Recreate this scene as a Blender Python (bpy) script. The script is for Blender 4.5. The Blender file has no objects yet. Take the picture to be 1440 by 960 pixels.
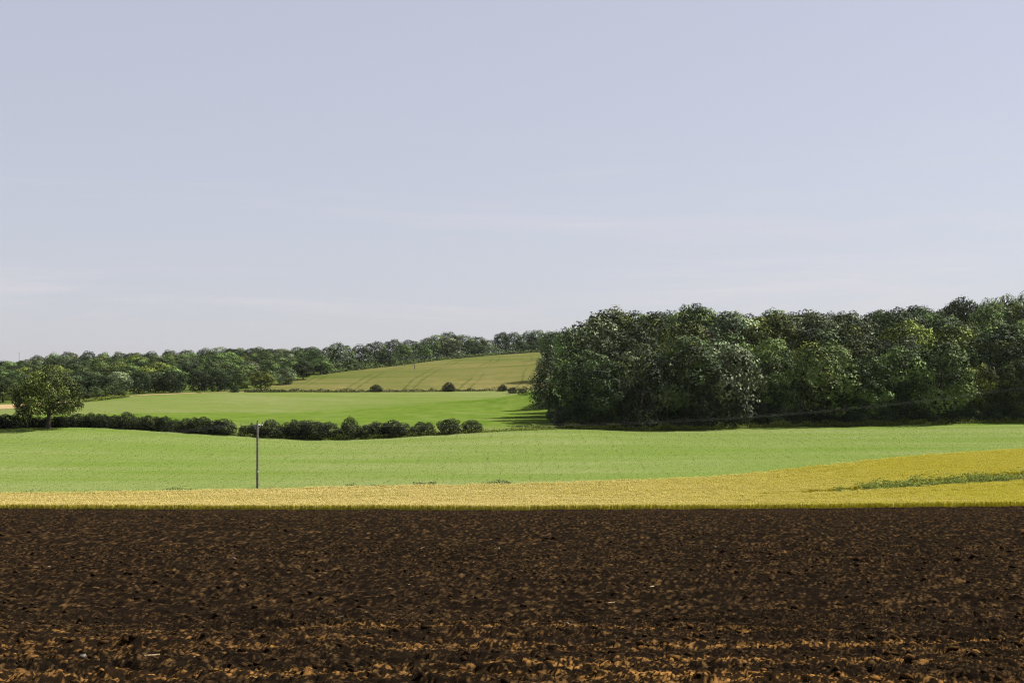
import bpy, math, random
import numpy as np
from mathutils import Vector

# ------------------------------------------------------------------ camera, sky, sun, exposure
scene = bpy.context.scene
COL = scene.collection
R = math.radians
EYE = 12.0                      # height of the eye above the datum
F, CX, YH = 2000.0, 720.0, 580.0  # focal length and horizon measured on the 1440 px wide photograph

cam_data = bpy.data.cameras.new("camera")
cam_data.sensor_width = 36.0
cam_data.lens = 50.0
cam_data.shift_y = 100.0 / 1440.0
cam_data.clip_start = 0.1
cam_data.clip_end = 12000.0
camera = bpy.data.objects.new("camera", cam_data)
camera.location = (0, 0, EYE)
camera.rotation_euler = (R(90), 0, 0)
COL.objects.link(camera)
scene.camera = camera

SUN_AZ, SUN_EL = 74.0, 48.0     # degrees to the right of the view, above the horizon
world = bpy.data.worlds.new("World")
scene.world = world
world.use_nodes = True
wn, wl = world.node_tree.nodes, world.node_tree.links
wn.clear()
w_out = wn.new("ShaderNodeOutputWorld")
w_bg = wn.new("ShaderNodeBackground")
w_bg.inputs["Strength"].default_value = 0.0530
w_sky = wn.new("ShaderNodeTexSky")
w_sky.sky_type = 'NISHITA'
w_sky.sun_disc = False
w_sky.sun_elevation = R(SUN_EL)
w_sky.sun_rotation = R(SUN_AZ)
w_sky.altitude = 100
w_sky.air_density = 1.0
w_sky.dust_density = 1.5
w_sky.ozone_density = 1.0
w_hsv = wn.new("ShaderNodeHueSaturation")
w_hsv.inputs["Saturation"].default_value = 0.8
w_mix = wn.new("ShaderNodeMixRGB")             # thin high veil over the whole sky
w_mix.inputs["Fac"].default_value = 0.62
w_mix.inputs["Color2"].default_value = (3.98, 3.82, 4.42, 1)
w_tc = wn.new("ShaderNodeTexCoord")
w_map = wn.new("ShaderNodeMapping")
w_map.inputs["Scale"].default_value = (2.2, 2.2, 26.0)
w_map.inputs["Location"].default_value = (1.3, 0.0, 0.8)
w_map.inputs["Rotation"].default_value = (0.0, R(3), 0)
w_noise = wn.new("ShaderNodeTexNoise")
w_noise.inputs["Scale"].default_value = 1.6
w_noise.inputs["Detail"].default_value = 7
w_noise.inputs["Roughness"].default_value = 0.62
w_noise.inputs["Distortion"].default_value = 0.5
w_ramp = wn.new("ShaderNodeMapRange")
w_ramp.inputs["From Min"].default_value = 0.50
w_ramp.inputs["From Max"].default_value = 0.80
w_ramp.inputs["To Max"].default_value = 0.5
w_cl = wn.new("ShaderNodeMixRGB")
w_cl.inputs["Color2"].default_value = (5.6, 5.05, 5.2, 1)
wl.new(w_sky.outputs[0], w_hsv.inputs["Color"])
wl.new(w_hsv.outputs[0], w_mix.inputs["Color1"])
wl.new(w_tc.outputs["Generated"], w_map.inputs[0])
wl.new(w_map.outputs[0], w_noise.inputs["Vector"])
wl.new(w_noise.outputs["Fac"], w_ramp.inputs["Value"])
w_sep = wn.new("ShaderNodeSeparateXYZ")           # the wisps lie low over the hills
w_low = wn.new("ShaderNodeMapRange")
w_low.inputs["From Min"].default_value = 0.20
w_low.inputs["From Max"].default_value = 0.10
w_mul = wn.new("ShaderNodeMath")
w_mul.operation = 'MULTIPLY'
wl.new(w_tc.outputs["Generated"], w_sep.inputs[0])
wl.new(w_sep.outputs[2], w_low.inputs["Value"])
wl.new(w_low.outputs[0], w_mul.inputs[0])
wl.new(w_ramp.outputs[0], w_mul.inputs[1])
wl.new(w_mul.outputs[0], w_cl.inputs["Fac"])
wl.new(w_mix.outputs[0], w_cl.inputs["Color1"])
wl.new(w_cl.outputs[0], w_bg.inputs["Color"])
wl.new(w_bg.outputs[0], w_out.inputs["Surface"])

sun_data = bpy.data.lights.new("sun", 'SUN')
sun_data.energy = 5.0
sun_data.angle = R(0.5)
sun_data.color = (1.0, 0.94, 0.83)
sun = bpy.data.objects.new("sun", sun_data)
sdir = Vector((math.sin(R(SUN_AZ)) * math.cos(R(SUN_EL)), math.cos(R(SUN_AZ)) * math.cos(R(SUN_EL)), math.sin(R(SUN_EL))))
sun.rotation_euler = (-sdir).to_track_quat('-Z', 'Y').to_euler()
sun.location = (60, 40, 90)
COL.objects.link(sun)

scene.view_settings.view_transform = 'Standard'
scene.view_settings.look = 'None'
scene.view_settings.gamma = 1.0
scene.view_settings.exposure = 1.5
scene.view_settings.use_curve_mapping = False
scene.render.engine = 'CYCLES'
scene.cycles.max_bounces = 6
scene.cycles.diffuse_bounces = 1
scene.cycles.transmission_bounces = 4
scene.cycles.volume_bounces = 1
scene.cycles.use_denoising = True
scene.cycles.denoising_prefilter = 'NONE'   # keep the fine grain of leaves, blades and crumbs
scene.cycles.filter_width = 1.2

# ------------------------------------------------------------------ helpers
rng = np.random.default_rng(11)
random.seed(5)


def W(px, py, d, dz=0.0):
    """a measured point: photograph column, row and estimated distance -> place in the scene"""
    return ((px - CX) / F * d, d, (YH - py) / F * d + EYE + dz)


def tag(o, label, cat, group=None, kind=None):
    o["label"] = label
    o["category"] = cat
    if group:
        o["group"] = group
    if kind:
        o["kind"] = kind
    return o


def mesh_np(name, v, faces, smooth=False, attrs=None):
    """faces: (n,k) array, k = 3 or 4, or a list of such arrays"""
    me = bpy.data.meshes.new(name)
    v = np.asarray(v, dtype=np.float32)
    if not isinstance(faces, list):
        faces = [faces]
    faces = [np.asarray(f, dtype=np.int32) for f in faces if len(f)]
    loops = np.concatenate([f.ravel() for f in faces])
    sizes = np.concatenate([np.full(len(f), f.shape[1], np.int32) for f in faces])
    starts = np.concatenate([[0], np.cumsum(sizes)[:-1]]).astype(np.int32)
    me.vertices.add(len(v))
    me.vertices.foreach_set("co", v.ravel())
    me.loops.add(len(loops))
    me.loops.foreach_set("vertex_index", loops)
    me.polygons.add(len(sizes))
    me.polygons.foreach_set("loop_start", starts)
    if smooth:
        me.polygons.foreach_set("use_smooth", np.ones(len(sizes), bool))
    for k, a in (attrs or {}).items():
        at = me.attributes.new(k, 'FLOAT', 'POINT')
        at.data.foreach_set("value", np.asarray(a, np.float32))
    me.update(calc_edges=True)
    return me


def link(name, me, mat=None, parent=None, loc=(0, 0, 0), rot=(0, 0, 0), scale=(1, 1, 1)):
    o = bpy.data.objects.new(name, me)
    COL.objects.link(o)
    o.location, o.rotation_euler, o.scale = loc, rot, scale
    if parent:
        o.parent = parent
    if mat:
        if len(me.materials) == 0:
            me.materials.append(mat)
        if me.materials[0] is not mat:
            o.material_slots[0].link = 'OBJECT'
            o.material_slots[0].material = mat
    return o


def empty(name, loc, rz=0.0, scale=(1, 1, 1)):
    o = bpy.data.objects.new(name, None)
    o.empty_display_size = 0.5
    COL.objects.link(o)
    o.location, o.rotation_euler, o.scale = loc, (0, 0, rz), scale
    return o


def _hash(ix, iy, seed):
    h = (ix.astype(np.int64) * 374761393 + iy.astype(np.int64) * 668265263 + seed * 974711) & 0xFFFFFFFF
    h = ((h ^ (h >> 13)) * 1274126177) & 0xFFFFFFFF
    h = h ^ (h >> 16)
    return (h & 0xFFFFFF) / float(0x1000000)


def perlin(x, y, seed=0):
    ix, iy = np.floor(x), np.floor(y)
    fx, fy = x - ix, y - iy
    u, v = fx * fx * fx * (fx * (fx * 6 - 15) + 10), fy * fy * fy * (fy * (fy * 6 - 15) + 10)

    def g(ox, oy):
        a = _hash(ix + ox, iy + oy, seed) * 2 * np.pi
        return np.cos(a) * (fx - ox) + np.sin(a) * (fy - oy)
    a, b, c, d = g(0, 0), g(1, 0), g(0, 1), g(1, 1)
    return ((a + u * (b - a)) * (1 - v) + (c + u * (d - c)) * v) * 1.5


def worley(x, y, seed=0):
    """distance to the nearest jittered point of a unit grid, and that point's random value"""
    ix, iy = np.floor(x), np.floor(y)
    best = np.full(x.shape, 9.0)
    val = np.zeros(x.shape)
    for ox in (-1, 0, 1):
        for oy in (-1, 0, 1):
            cx, cy = ix + ox, iy + oy
            px, py = cx + _hash(cx, cy, seed), cy + _hash(cx, cy, seed + 7)
            d = np.hypot(px - x, py - y)
            m = d < best
            best = np.where(m, d, best)
            val = np.where(m, _hash(cx, cy, seed + 13), val)
    return best, val


class Nodes:
    def __init__(self, name):
        self.m = bpy.data.materials.new(name)
        self.m.use_nodes = True
        self.n, self.l = self.m.node_tree.nodes, self.m.node_tree.links
        self.n.clear()
        self.out = self.n.new("ShaderNodeOutputMaterial")

    def new(self, t, **kw):
        nd = self.n.new(t)
        for k, v in kw.items():
            if k in ("operation", "blend_type", "data_type", "attribute_name", "noise_dimensions", "feature", "use_clamp", "wave_type", "bands_direction", "distribution"):
                setattr(nd, k, v)
            else:
                nd.inputs[k.replace("_", " ")].default_value = v
        return nd

    def set(self, sock, v):
        if isinstance(v, bpy.types.NodeSocket):
            self.l.new(v, sock)
        elif v is not None:
            sock.default_value = v if not (isinstance(v, tuple) and len(v) == 3 and sock.type == 'RGBA') else (*v, 1)

    def pos(self, scale=(1, 1, 1), rot=0.0, obj=False):
        g = self.new("ShaderNodeTexCoord").outputs["Object"] if obj else self.new("ShaderNodeNewGeometry").outputs["Position"]
        mp = self.new("ShaderNodeMapping")
        self.l.new(g, mp.inputs[0])
        mp.inputs["Scale"].default_value = scale
        mp.inputs["Rotation"].default_value = (0, 0, rot)
        return mp.outputs[0]

    def noise(self, vec, scale, detail=4, rough=0.55, dist=0.0):
        nd = self.new("ShaderNodeTexNoise")
        self.set(nd.inputs["Vector"], vec)
        nd.inputs["Scale"].default_value = scale
        nd.inputs["Detail"].default_value = detail
        nd.inputs["Roughness"].default_value = rough
        nd.inputs["Distortion"].default_value = dist
        return nd.outputs["Fac"]

    def rng(self, v, a, b, c=0.0, d=1.0):
        nd = self.new("ShaderNodeMapRange")
        self.set(nd.inputs["Value"], v)
        for k, x in zip(("From Min", "From Max", "To Min", "To Max"), (a, b, c, d)):
            nd.inputs[k].default_value = x
        return nd.outputs[0]

    def math(self, op, a, b=None):
        nd = self.new("ShaderNodeMath", operation=op)
        self.set(nd.inputs[0], a)
        if b is not None:
            self.set(nd.inputs[1], b)
        return nd.outputs[0]

    def mix(self, f, a, b, mode='MIX'):
        nd = self.new("ShaderNodeMixRGB", blend_type=mode)
        self.set(nd.inputs[0], f)
        self.set(nd.inputs[1], a)
        self.set(nd.inputs[2], b)
        return nd.outputs[0]

    def bump(self, h, strength, dist):
        nd = self.new("ShaderNodeBump")
        self.l.new(h, nd.inputs["Height"])
        nd.inputs["Strength"].default_value = strength
        nd.inputs["Distance"].default_value = dist
        return nd.outputs[0]

    def bsdf(self, col, rough=0.9, spec=0.2, normal=None, trans=None, tcol=None, sheen=0.0):
        b = self.new("ShaderNodeBsdfPrincipled")
        self.set(b.inputs["Base Color"], col)
        self.set(b.inputs["Roughness"], rough)
        b.inputs["Specular IOR Level"].default_value = spec
        if normal is not None:
            self.l.new(normal, b.inputs["Normal"])
        s = b.outputs[0]
        if trans:
            t = self.new("ShaderNodeBsdfTranslucent")
            self.set(t.inputs[0], tcol if tcol is not None else col)
            mx = self.new("ShaderNodeMixShader")
            mx.inputs[0].default_value = trans
            self.l.new(s, mx.inputs[1])
            self.l.new(t.outputs[0], mx.inputs[2])
            s = mx.outputs[0]
        self.l.new(s, self.out.inputs["Surface"])
        return self.m


# ------------------------------------------------------------------ materials
def m_soil():
    k = Nodes("ploughed soil")
    p = k.pos()
    big = k.noise(k.pos((0.35, 1.1, 1)), 0.55, 4, 0.6)
    mid = k.noise(k.pos((1.0, 1.7, 1.3)), 3.3, 6, 0.72)
    fine = k.noise(p, 26.0, 5, 0.72)
    crumb = k.new("ShaderNodeAttribute", attribute_name="tint").outputs["Fac"]
    c = k.mix(k.rng(mid, 0.36, 0.66), (0.0034, 0.0026, 0.0019), (0.0080, 0.0056, 0.0036))
    c = k.mix(k.math('MULTIPLY', crumb, k.rng(mid, 0.36, 0.62, 0.15, 1.0)), c, (0.096, 0.056, 0.023))
    # dry ochre soil plus warm sunlit highlights painted in bands on the near ground
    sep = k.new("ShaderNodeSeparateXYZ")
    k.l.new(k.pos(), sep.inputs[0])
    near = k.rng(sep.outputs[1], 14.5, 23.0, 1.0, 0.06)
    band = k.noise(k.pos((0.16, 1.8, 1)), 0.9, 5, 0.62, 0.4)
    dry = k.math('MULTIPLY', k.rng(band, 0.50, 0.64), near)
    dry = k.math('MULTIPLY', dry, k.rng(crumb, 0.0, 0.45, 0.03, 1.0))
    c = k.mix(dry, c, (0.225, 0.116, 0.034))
    c = k.mix(k.rng(big, 0.35, 0.7, 0.0, 0.4), c, (0.010, 0.007, 0.005))
    h = k.math('ADD', k.math('MULTIPLY', fine, 0.6), k.math('MULTIPLY', k.noise(p, 90.0, 3, 0.6), 0.3))
    return k.bsdf(c, 1.0, 0.0, k.bump(h, 0.8, 0.04))


def m_clod():
    k = Nodes("crumbly clod")
    p = k.pos()
    n = k.noise(p, 14.0, 5, 0.7)
    c = k.mix(k.rng(n, 0.40, 0.62), (0.007, 0.0048, 0.0033), (0.036, 0.021, 0.0095))
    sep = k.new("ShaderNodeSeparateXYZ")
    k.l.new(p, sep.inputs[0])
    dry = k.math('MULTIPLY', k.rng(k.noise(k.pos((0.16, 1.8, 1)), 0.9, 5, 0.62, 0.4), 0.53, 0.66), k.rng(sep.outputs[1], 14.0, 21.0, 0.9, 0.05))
    c = k.mix(dry, c, (0.145, 0.072, 0.021))  # same near bands on the clods: dry ochre with sunlit warmth painted in
    return k.bsdf(c, 1.0, 0.0, k.bump(k.noise(p, 45.0, 4, 0.7), 0.8, 0.02))


def m_plain(name, a, b, scale=4.0, rough=0.8, spec=0.3, bump=0.0):
    k = Nodes(name)
    n = k.noise(k.pos(obj=True), scale, 5, 0.6)
    return k.bsdf(k.mix(k.rng(n, 0.35, 0.65), a, b), rough, spec, k.bump(n, bump, 0.05) if bump else None)


def m_leaf(name, a, b, trans=0.05):
    k = Nodes(name)
    at = k.new("ShaderNodeAttribute", attribute_name="tint").outputs["Fac"]
    oi = k.new("ShaderNodeObjectInfo").outputs["Random"]
    c = k.mix(at, a, b)
    hs = k.new("ShaderNodeHueSaturation")
    k.set(hs.inputs["Hue"], k.rng(oi, 0, 1, 0.490, 0.512))
    k.set(hs.inputs["Value"], k.rng(oi, 0, 1, 0.62, 1.30))
    k.set(hs.inputs["Color"], c)
    col = hs.outputs[0]
    tc = k.mix(0.4, col, (0.09, 0.11, 0.015))
    return k.bsdf(col, 0.75, 0.12, None, trans, tc)


def m_field(name, dark, light, streak=None, streak_scale=(0.03, 0.35, 0.35), fine=5.0, rot=0.0, bumps=0.5, extra=None):
    k = Nodes(name)
    big = k.noise(k.pos((1, 1, 1)), 0.018, 4, 0.55)
    st = k.noise(k.pos(streak_scale, rot), 1.0, 5, 0.6)
    fn = k.noise(k.pos((1.0, 0.55, 1)), fine, 4, 0.7)
    c = k.mix(k.rng(big, 0.32, 0.68), dark, light)
    if streak:
        c = k.mix(k.rng(st, 0.42, 0.66, 0, 0.9), c, streak)
    c = k.mix(k.rng(fn, 0.30, 0.70, 0.30, 0.0), c, (dark[0] * 0.45, dark[1] * 0.5, dark[2] * 0.4))
    md = k.noise(k.pos((1.0, 0.45, 1)), fine * 0.16, 5, 0.7)
    c = k.mix(k.rng(md, 0.36, 0.64, 0.34, 0.0), c, (dark[0] * 0.62, dark[1] * 0.72, dark[2] * 0.5))
    if extra:
        c = extra(k, c)
    return k.bsdf(c, 1.0, 0.0, k.bump(fn, bumps, 0.12))


def m_blade(name, low, high, top, trans=0.35, vary=0.35, slope=None):
    """crop plants: 'h' runs from the foot of the plant (0) to its ear (1)"""
    k = Nodes(name)
    h = k.new("ShaderNodeAttribute", attribute_name="h").outputs["Fac"]
    t = k.new("ShaderNodeAttribute", attribute_name="tint").outputs["Fac"]
    big = k.noise(k.pos((0.035, 0.22, 0.22)), 1.0, 5, 0.6)
    c = k.mix(k.rng(h, 0.0, 0.75), low, high)
    c = k.mix(k.rng(h, 0.70, 0.95), c, top)
    c = k.mix(k.rng(big, 0.38, 0.68, 0, vary), c, (high[0] * 0.75, high[1] * 0.85, high[2] * 0.6))
    if slope:                                             # less ripe on the rise beyond the valley floor
        sep = k.new("ShaderNodeSeparateXYZ")
        k.l.new(k.pos(), sep.inputs[0])
        f = k.rng(k.math('ADD', sep.outputs[0], k.math('MULTIPLY', big, 40.0)), 18.0, 75.0, 0.0, 0.96)
        c = k.mix(f, c, slope)
    c = k.mix(k.rng(t, 0, 1, 0, 0.2), c, (low[0] * 0.8, low[1] * 0.8, low[2] * 0.8))
    return k.bsdf(c, 0.7, 0.25, None, trans, c)


def tram_extra(k, c):
    """wheel tracks up the slope, one pair every 21 m"""
    sep = k.new("ShaderNodeSeparateXYZ")
    k.l.new(k.new("ShaderNodeNewGeometry").outputs["Position"], sep.inputs[0])
    wob = k.math('MULTIPLY', k.noise(k.pos(), 0.012, 2, 0.5), 9.0)
    u = k.math('ADD', k.math('ADD', sep.outputs[0], k.math('MULTIPLY', sep.outputs[1], -0.035)), wob)
    f = k.math('MULTIPLY', k.math('FRACT', k.math('DIVIDE', u, 21.0)), 21.0)
    pair = None
    for at in (9.0, 12.6):
        d = k.math('ABSOLUTE', k.math('SUBTRACT', f, at))
        ln = k.rng(d, 0.30, 0.80, 0.42, 0.0)
        pair = ln if pair is None else k.math('MAXIMUM', pair, ln)
    br = k.rng(k.noise(k.pos((1, 0.4, 1)), 0.03, 3, 0.6), 0.38, 0.56, 0.0, 1.0)
    return k.mix(k.math('MULTIPLY', pair, br), c, (0.022, 0.036, 0.008))


def pasture_extra(k, c):
    """a deeper green ley on the lower swell of the pasture, paler grass elsewhere"""
    sep = k.new("ShaderNodeSeparateXYZ")
    k.l.new(k.new("ShaderNodeNewGeometry").outputs["Position"], sep.inputs[0])
    x, y = sep.outputs[0], sep.outputs[1]
    n = k.math('MULTIPLY', k.noise(k.pos(), 0.03, 3, 0.5), 30.0)
    edge = k.math('ADD', k.math('ADD', k.math('MULTIPLY', x, 1.35), 465.0), n)      # far edge of the ley, rising to the right
    m = k.rng(k.math('SUBTRACT', edge, y), -4.0, 14.0)
    m2 = k.rng(y, 292.0, 312.0)
    pale = k.rng(k.noise(k.pos((0.05, 0.02, 1), 0.4), 1.0, 4, 0.6), 0.47, 0.66, 0.75, 0.0)
    f = k.math('MULTIPLY', k.math('MULTIPLY', m, m2), k.math('ADD', k.math('MULTIPLY', pale, 0.7), 0.55))
    return k.mix(f, c, k.mix(k.rng(k.noise(k.pos((1, 0.5, 1)), 0.22, 5, 0.7), 0.35, 0.65), (0.046, 0.082, 0.009), (0.078, 0.108, 0.020)))


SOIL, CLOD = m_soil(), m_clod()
BARK = m_plain("bark", (0.035, 0.028, 0.022), (0.075, 0.062, 0.05), 6.0, 0.9, 0.1, 0.6)
STRAW = m_plain("old straw", (0.12, 0.085, 0.04), (0.22, 0.16, 0.085), 30.0)
FLINT = m_plain("pale flint", (0.05, 0.038, 0.026), (0.12, 0.095, 0.07), 9.0, 0.6, 0.4, 0.3)
POLEWOOD = m_plain("weathered pole wood", (0.052, 0.050, 0.044), (0.105, 0.100, 0.088), 5.0, 0.85, 0.2, 0.3)
STEEL = m_plain("galvanised steel", (0.22, 0.23, 0.24), (0.32, 0.33, 0.34), 8.0, 0.5, 0.5)
CERAMIC = m_plain("brown glazed ceramic", (0.03, 0.018, 0.012), (0.05, 0.03, 0.02), 8.0, 0.3, 0.5)
WIRE = m_plain("aluminium wire", (0.07, 0.07, 0.07), (0.11, 0.11, 0.11), 3.0, 0.8, 0.1)
LEAF = {
    "mid": m_leaf("mid green leaves", (0.007, 0.014, 0.005), (0.165, 0.240, 0.066)),
    "olive": m_leaf("olive leaves", (0.010, 0.017, 0.003), (0.205, 0.250, 0.042)),
    "dark": m_leaf("dark leaves", (0.005, 0.010, 0.005), (0.070, 0.105, 0.040), 0.10),
    "grey": m_leaf("grey green leaves", (0.015, 0.024, 0.011), (0.270, 0.325, 0.170)),
    "copper": m_leaf("copper leaves", (0.022, 0.012, 0.012), (0.052, 0.026, 0.022), 0.1),
    "hedge": m_leaf("hawthorn leaves", (0.006, 0.009, 0.004), (0.017, 0.024, 0.008), 0.08),
    "lone": m_leaf("field tree leaves", (0.010, 0.017, 0.005), (0.150, 0.185, 0.036)),
    "weed": m_leaf("weed leaves", (0.060, 0.095, 0.013), (0.250, 0.300, 0.050), 0.3),
    "dry": m_leaf("dry grass", (0.10, 0.10, 0.03), (0.22, 0.20, 0.07), 0.25),
}
GROUND_GOLD = m_field("barley stubble ground", (0.12, 0.09, 0.025), (0.16, 0.12, 0.035))
GREEN = m_field("young green crop", (0.106, 0.138, 0.040), (0.140, 0.160, 0.064), (0.076, 0.118, 0.016), (0.012, 0.10, 0.1), 4.0, 0.0, 0.22)
PASTURE = m_field("pasture grass", (0.090, 0.116, 0.030), (0.122, 0.130, 0.056), (0.076, 0.108, 0.022), (0.02, 0.06, 0.1), 1.6, 0.3, 0.5, pasture_extra)
TAN = m_field("ripening hay", (0.070, 0.079, 0.023), (0.126, 0.106, 0.043), (0.054, 0.070, 0.017), (0.012, 0.05, 0.05), 1.5, 0.2, 0.4, tram_extra)
TURF = m_field("rough turf", (0.050, 0.070, 0.016), (0.075, 0.090, 0.024))
PALE = m_field("dry pale verge", (0.22, 0.155, 0.085), (0.30, 0.22, 0.13))
BARLEY = m_blade("ripening barley", (0.16, 0.165, 0.010), (0.33, 0.275, 0.026), (0.65, 0.52, 0.24), 0.35, 0.35, (0.350, 0.312, 0.006))
CROP = m_blade("young green blades", (0.114, 0.156, 0.036), (0.158, 0.192, 0.052), (0.196, 0.216, 0.082), 0.4, 0.5)

# ------------------------------------------------------------------ terrain: a thin plate through the measured heights
B1 = [(-500, 714, 156), (-200, 715, 156), (0, 716, 156), (360, 717, 156), (720, 717.5, 156), (1080, 715.5, 156), (1440, 712, 156), (1700, 709, 156), (2000, 706, 156)]
B2 = [(-500, 693, 176), (-200, 692, 180), (0, 690, 182), (362, 684, 185), (560, 679, 187), (720, 677, 189), (900, 671, 193), (1000, 667, 197), (1100, 657, 206),
      (1200, 646, 215), (1300, 637, 224), (1440, 628, 236), (1700, 617, 250), (2000, 612, 260)]
B3 = [(-500, 606, 262), (-200, 604, 266), (0, 603, 268), (60, 601, 268), (150, 602, 270), (230, 607, 271), (330, 613, 272), (400, 617, 273), (480, 619, 274), (560, 615, 277),
      (680, 608, 282), (780, 604, 290), (900, 607, 296), (1000, 606, 299), (1100, 602, 303), (1200, 601, 306), (1300, 599, 309), (1440, 597, 312), (1700, 594, 318), (2000, 592, 322)]
B4 = [(-500, 578, 390), (-200, 577, 392), (0, 576, 400), (120, 564, 425), (180, 557.5, 440), (250, 554, 460), (330, 551.5, 480), (420, 551, 500), (520, 551, 515),
      (640, 550, 525), (770, 547, 530), (900, 541, 532)]
B5 = [(340, 549, 525), (450, 527, 600), (470, 524, 620), (560, 514, 710), (640, 504, 800), (700, 499, 860), (745, 496, 900), (800, 493, 930)]
CROP_H = 0.74
pts = []
for px, py, d in B1 + B3 + B4 + B5:
    pts.append(W(px, py, d))
for px, py, d in B2:
    pts.append(W(px, py, d, -CROP_H))
for x in (-70, -25, 0, 25, 70):
    for y in (-60, 0, 40, 80, 120):
        pts.append((x, y, EYE - 1.8 - 0.0564 * y))
for px, py, d in [(0, 553, 480), (0, 536, 620), (0, 525, 760), (200, 532, 600), (200, 515, 760), (330, 528, 620), (330, 511, 780), (420, 509, 760), (-200, 540, 620), (-200, 530, 760),
                  (640, 577, 390), (480, 582, 390), (300, 580, 370), (640, 561, 470), (480, 563, 460), (740, 576, 400), (740, 560, 470), (150, 583, 335), (200, 569, 400)]:
    pts.append(W(px, py, d))
for x, y, z in [(30, 450, 13), (150, 450, 18), (280, 450, 20), (60, 600, 22), (150, 600, 26), (320, 600, 30), (70, 750, 30), (300, 760, 36), (-60, 1000, 33), (30, 1100, 46), (45, 950, 41),
                (-250, 1000, 18), (-500, 800, 14), (-600, 400, 2), (-500, 270, -3.5), (500, 300, -1.5), (420, 160, -9), (600, 700, 30),
                (-900, 1700, 10), (0, 1700, 30), (900, 1700, 28), (-1600, 2600, 0), (0, 2600, 8), (1600, 2600, 10), (-300, -60, 2), (300, -60, 2)]:
    pts.append((x, y, EYE + z))
pts = np.array(sorted(set(pts)))
SC = 200.0


def _tps(r2):
    return np.where(r2 > 1e-12, 0.5 * r2 * np.log(np.maximum(r2, 1e-12)), 0.0)


_n = len(pts)
_P = pts[:, :2] / SC
_K = _tps(((_P[:, None, :] - _P[None]) ** 2).sum(-1)) + np.eye(_n) * 2e-4
_A = np.zeros((_n + 3, _n + 3))
_A[:_n, :_n] = _K
_A[:_n, _n:] = np.c_[np.ones(_n), _P]
_A[_n:, :_n] = _A[:_n, _n:].T
_w = np.linalg.solve(_A, np.r_[pts[:, 2], 0, 0, 0])


def G(x, y):
    x, y = np.asarray(x, float), np.asarray(y, float)
    s = x.shape
    q = np.c_[x.ravel(), y.ravel()] / SC
    out = np.empty(len(q))
    for i in range(0, len(q), 40000):
        a = q[i:i + 40000]
        out[i:i + 40000] = _tps(((a[:, None, :] - _P[None]) ** 2).sum(-1)) @ _w[:_n] + _w[_n] + a @ _w[_n + 1:]
    return out.reshape(s) if s else float(out[0])


def border(rows):
    a = np.array([W(*r)[:2] for r in rows])
    return lambda x: np.interp(x, a[:, 0], a[:, 1])


def depth(rows):
    a = np.array(rows)
    return lambda px: float(np.interp(px, a[:, 0], a[:, 2]))


b1, b2, b3, b4, b5 = (border(b) for b in (B1, B2, B3, B4, B5))
d2, d3, d4, d5 = (depth(b) for b in (B2, B3, B4, B5))


def sheet(name, x0, x1, lo, hi, dx, rows, mat, label, wob=0.0):
    xs = np.arange(x0, x1 + dx * 0.5, dx)
    t = np.linspace(0, 1, rows + 1)
    X = np.repeat(xs[None], rows + 1, 0)
    a, b = lo(xs), hi(xs)
    Y = a[None] + (b - a)[None] * t[:, None]
    Z = G(X, Y)
    nx = len(xs)
    i = np.arange(rows)[:, None] * nx + np.arange(nx - 1)[None]
    f = np.stack([i, i + 1, i + nx + 1, i + nx], -1).reshape(-1, 4)
    o = link(name, mesh_np(name, np.stack([X, Y, Z], -1).reshape(-1, 3), f, True), mat)
    return tag(o, label, "field" if "field" in name or name == "pasture" else "ground", None, "structure")


def const(v):
    return lambda x: np.full(np.shape(x), float(v))


XL, XR = -520, 520
sheet("barley_field", XL, XR, b1, b2, 4, 30, GROUND_GOLD, "ground of the golden barley field beyond the ploughed soil")
sheet("green_crop_field", XL, XR, b2, b3, 4, 50, GREEN, "smooth light green crop field below the hedge and dark wood")
sheet("pasture", XL, XR, b3, b4, 4, 70, PASTURE, "pale and deep green upper field between the hedge and the tan hillside")
tan_x0 = W(340, 549, 525)[0]
sheet("hay_field", tan_x0, 40, b4, lambda x: np.maximum(b5(x), b4(x) + 0.5), 2, 110, TAN, "tan ripening hillside field with wheel tracks running uphill")


def far_lo(x):
    return np.where((x >= tan_x0) & (x <= 40), np.maximum(b5(x), b4(x) + 0.5), b4(x))


def hill_sheet():
    """the wooded hills to the horizon: one sheet behind the fields, left, middle and right of the hay field"""
    V, Fc = [], []
    off = 0
    for x0, x1, lo, dx in ((-520, tan_x0, b4, 6), (tan_x0, 40, lambda x: np.maximum(b5(x), b4(x) + 0.5), 4), (40, 520, b4, 6)):
        n = int(round((x1 - x0) / dx))
        xs = np.linspace(x0, x1, n + 1)
        t = np.linspace(0, 1, 71) ** 1.4
        a = lo(xs)
        X = np.repeat(xs[None], 71, 0)
        Y = a[None] + (2600 - a)[None] * t[:, None]
        V.append(np.stack([X, Y, G(X, Y)], -1).reshape(-1, 3))
        nx = n + 1
        i = np.arange(70)[:, None] * nx + np.arange(n)[None]
        Fc.append(np.stack([i, i + 1, i + nx + 1, i + nx], -1).reshape(-1, 4) + off)
        off += len(V[-1])
    for s in (-1, 1):                                    # flanks out to the sides, front to back
        xs = np.linspace(520, 2600, 40) * s
        if s < 0:
            xs = xs[::-1]
        ys = np.r_[np.linspace(-60, 800, 60), np.linspace(830, 2600, 40)]
        X, Y = np.meshgrid(xs, ys)
        V.append(np.stack([X, Y, G(X, Y)], -1).reshape(-1, 3))
        nx = len(xs)
        i = np.arange(len(ys) - 1)[:, None] * nx + np.arange(nx - 1)[None]
        Fc.append(np.stack([i, i + 1, i + nx + 1, i + nx], -1).reshape(-1, 4) + off)
        off += len(V[-1])
    o = link("hill_terrain", mesh_np("hill_terrain", np.concatenate(V), np.concatenate(Fc), True), TURF)
    tag(o, "grassy hill under the woods rising to the skyline", "hill", None, "structure")


hill_sheet()

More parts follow.
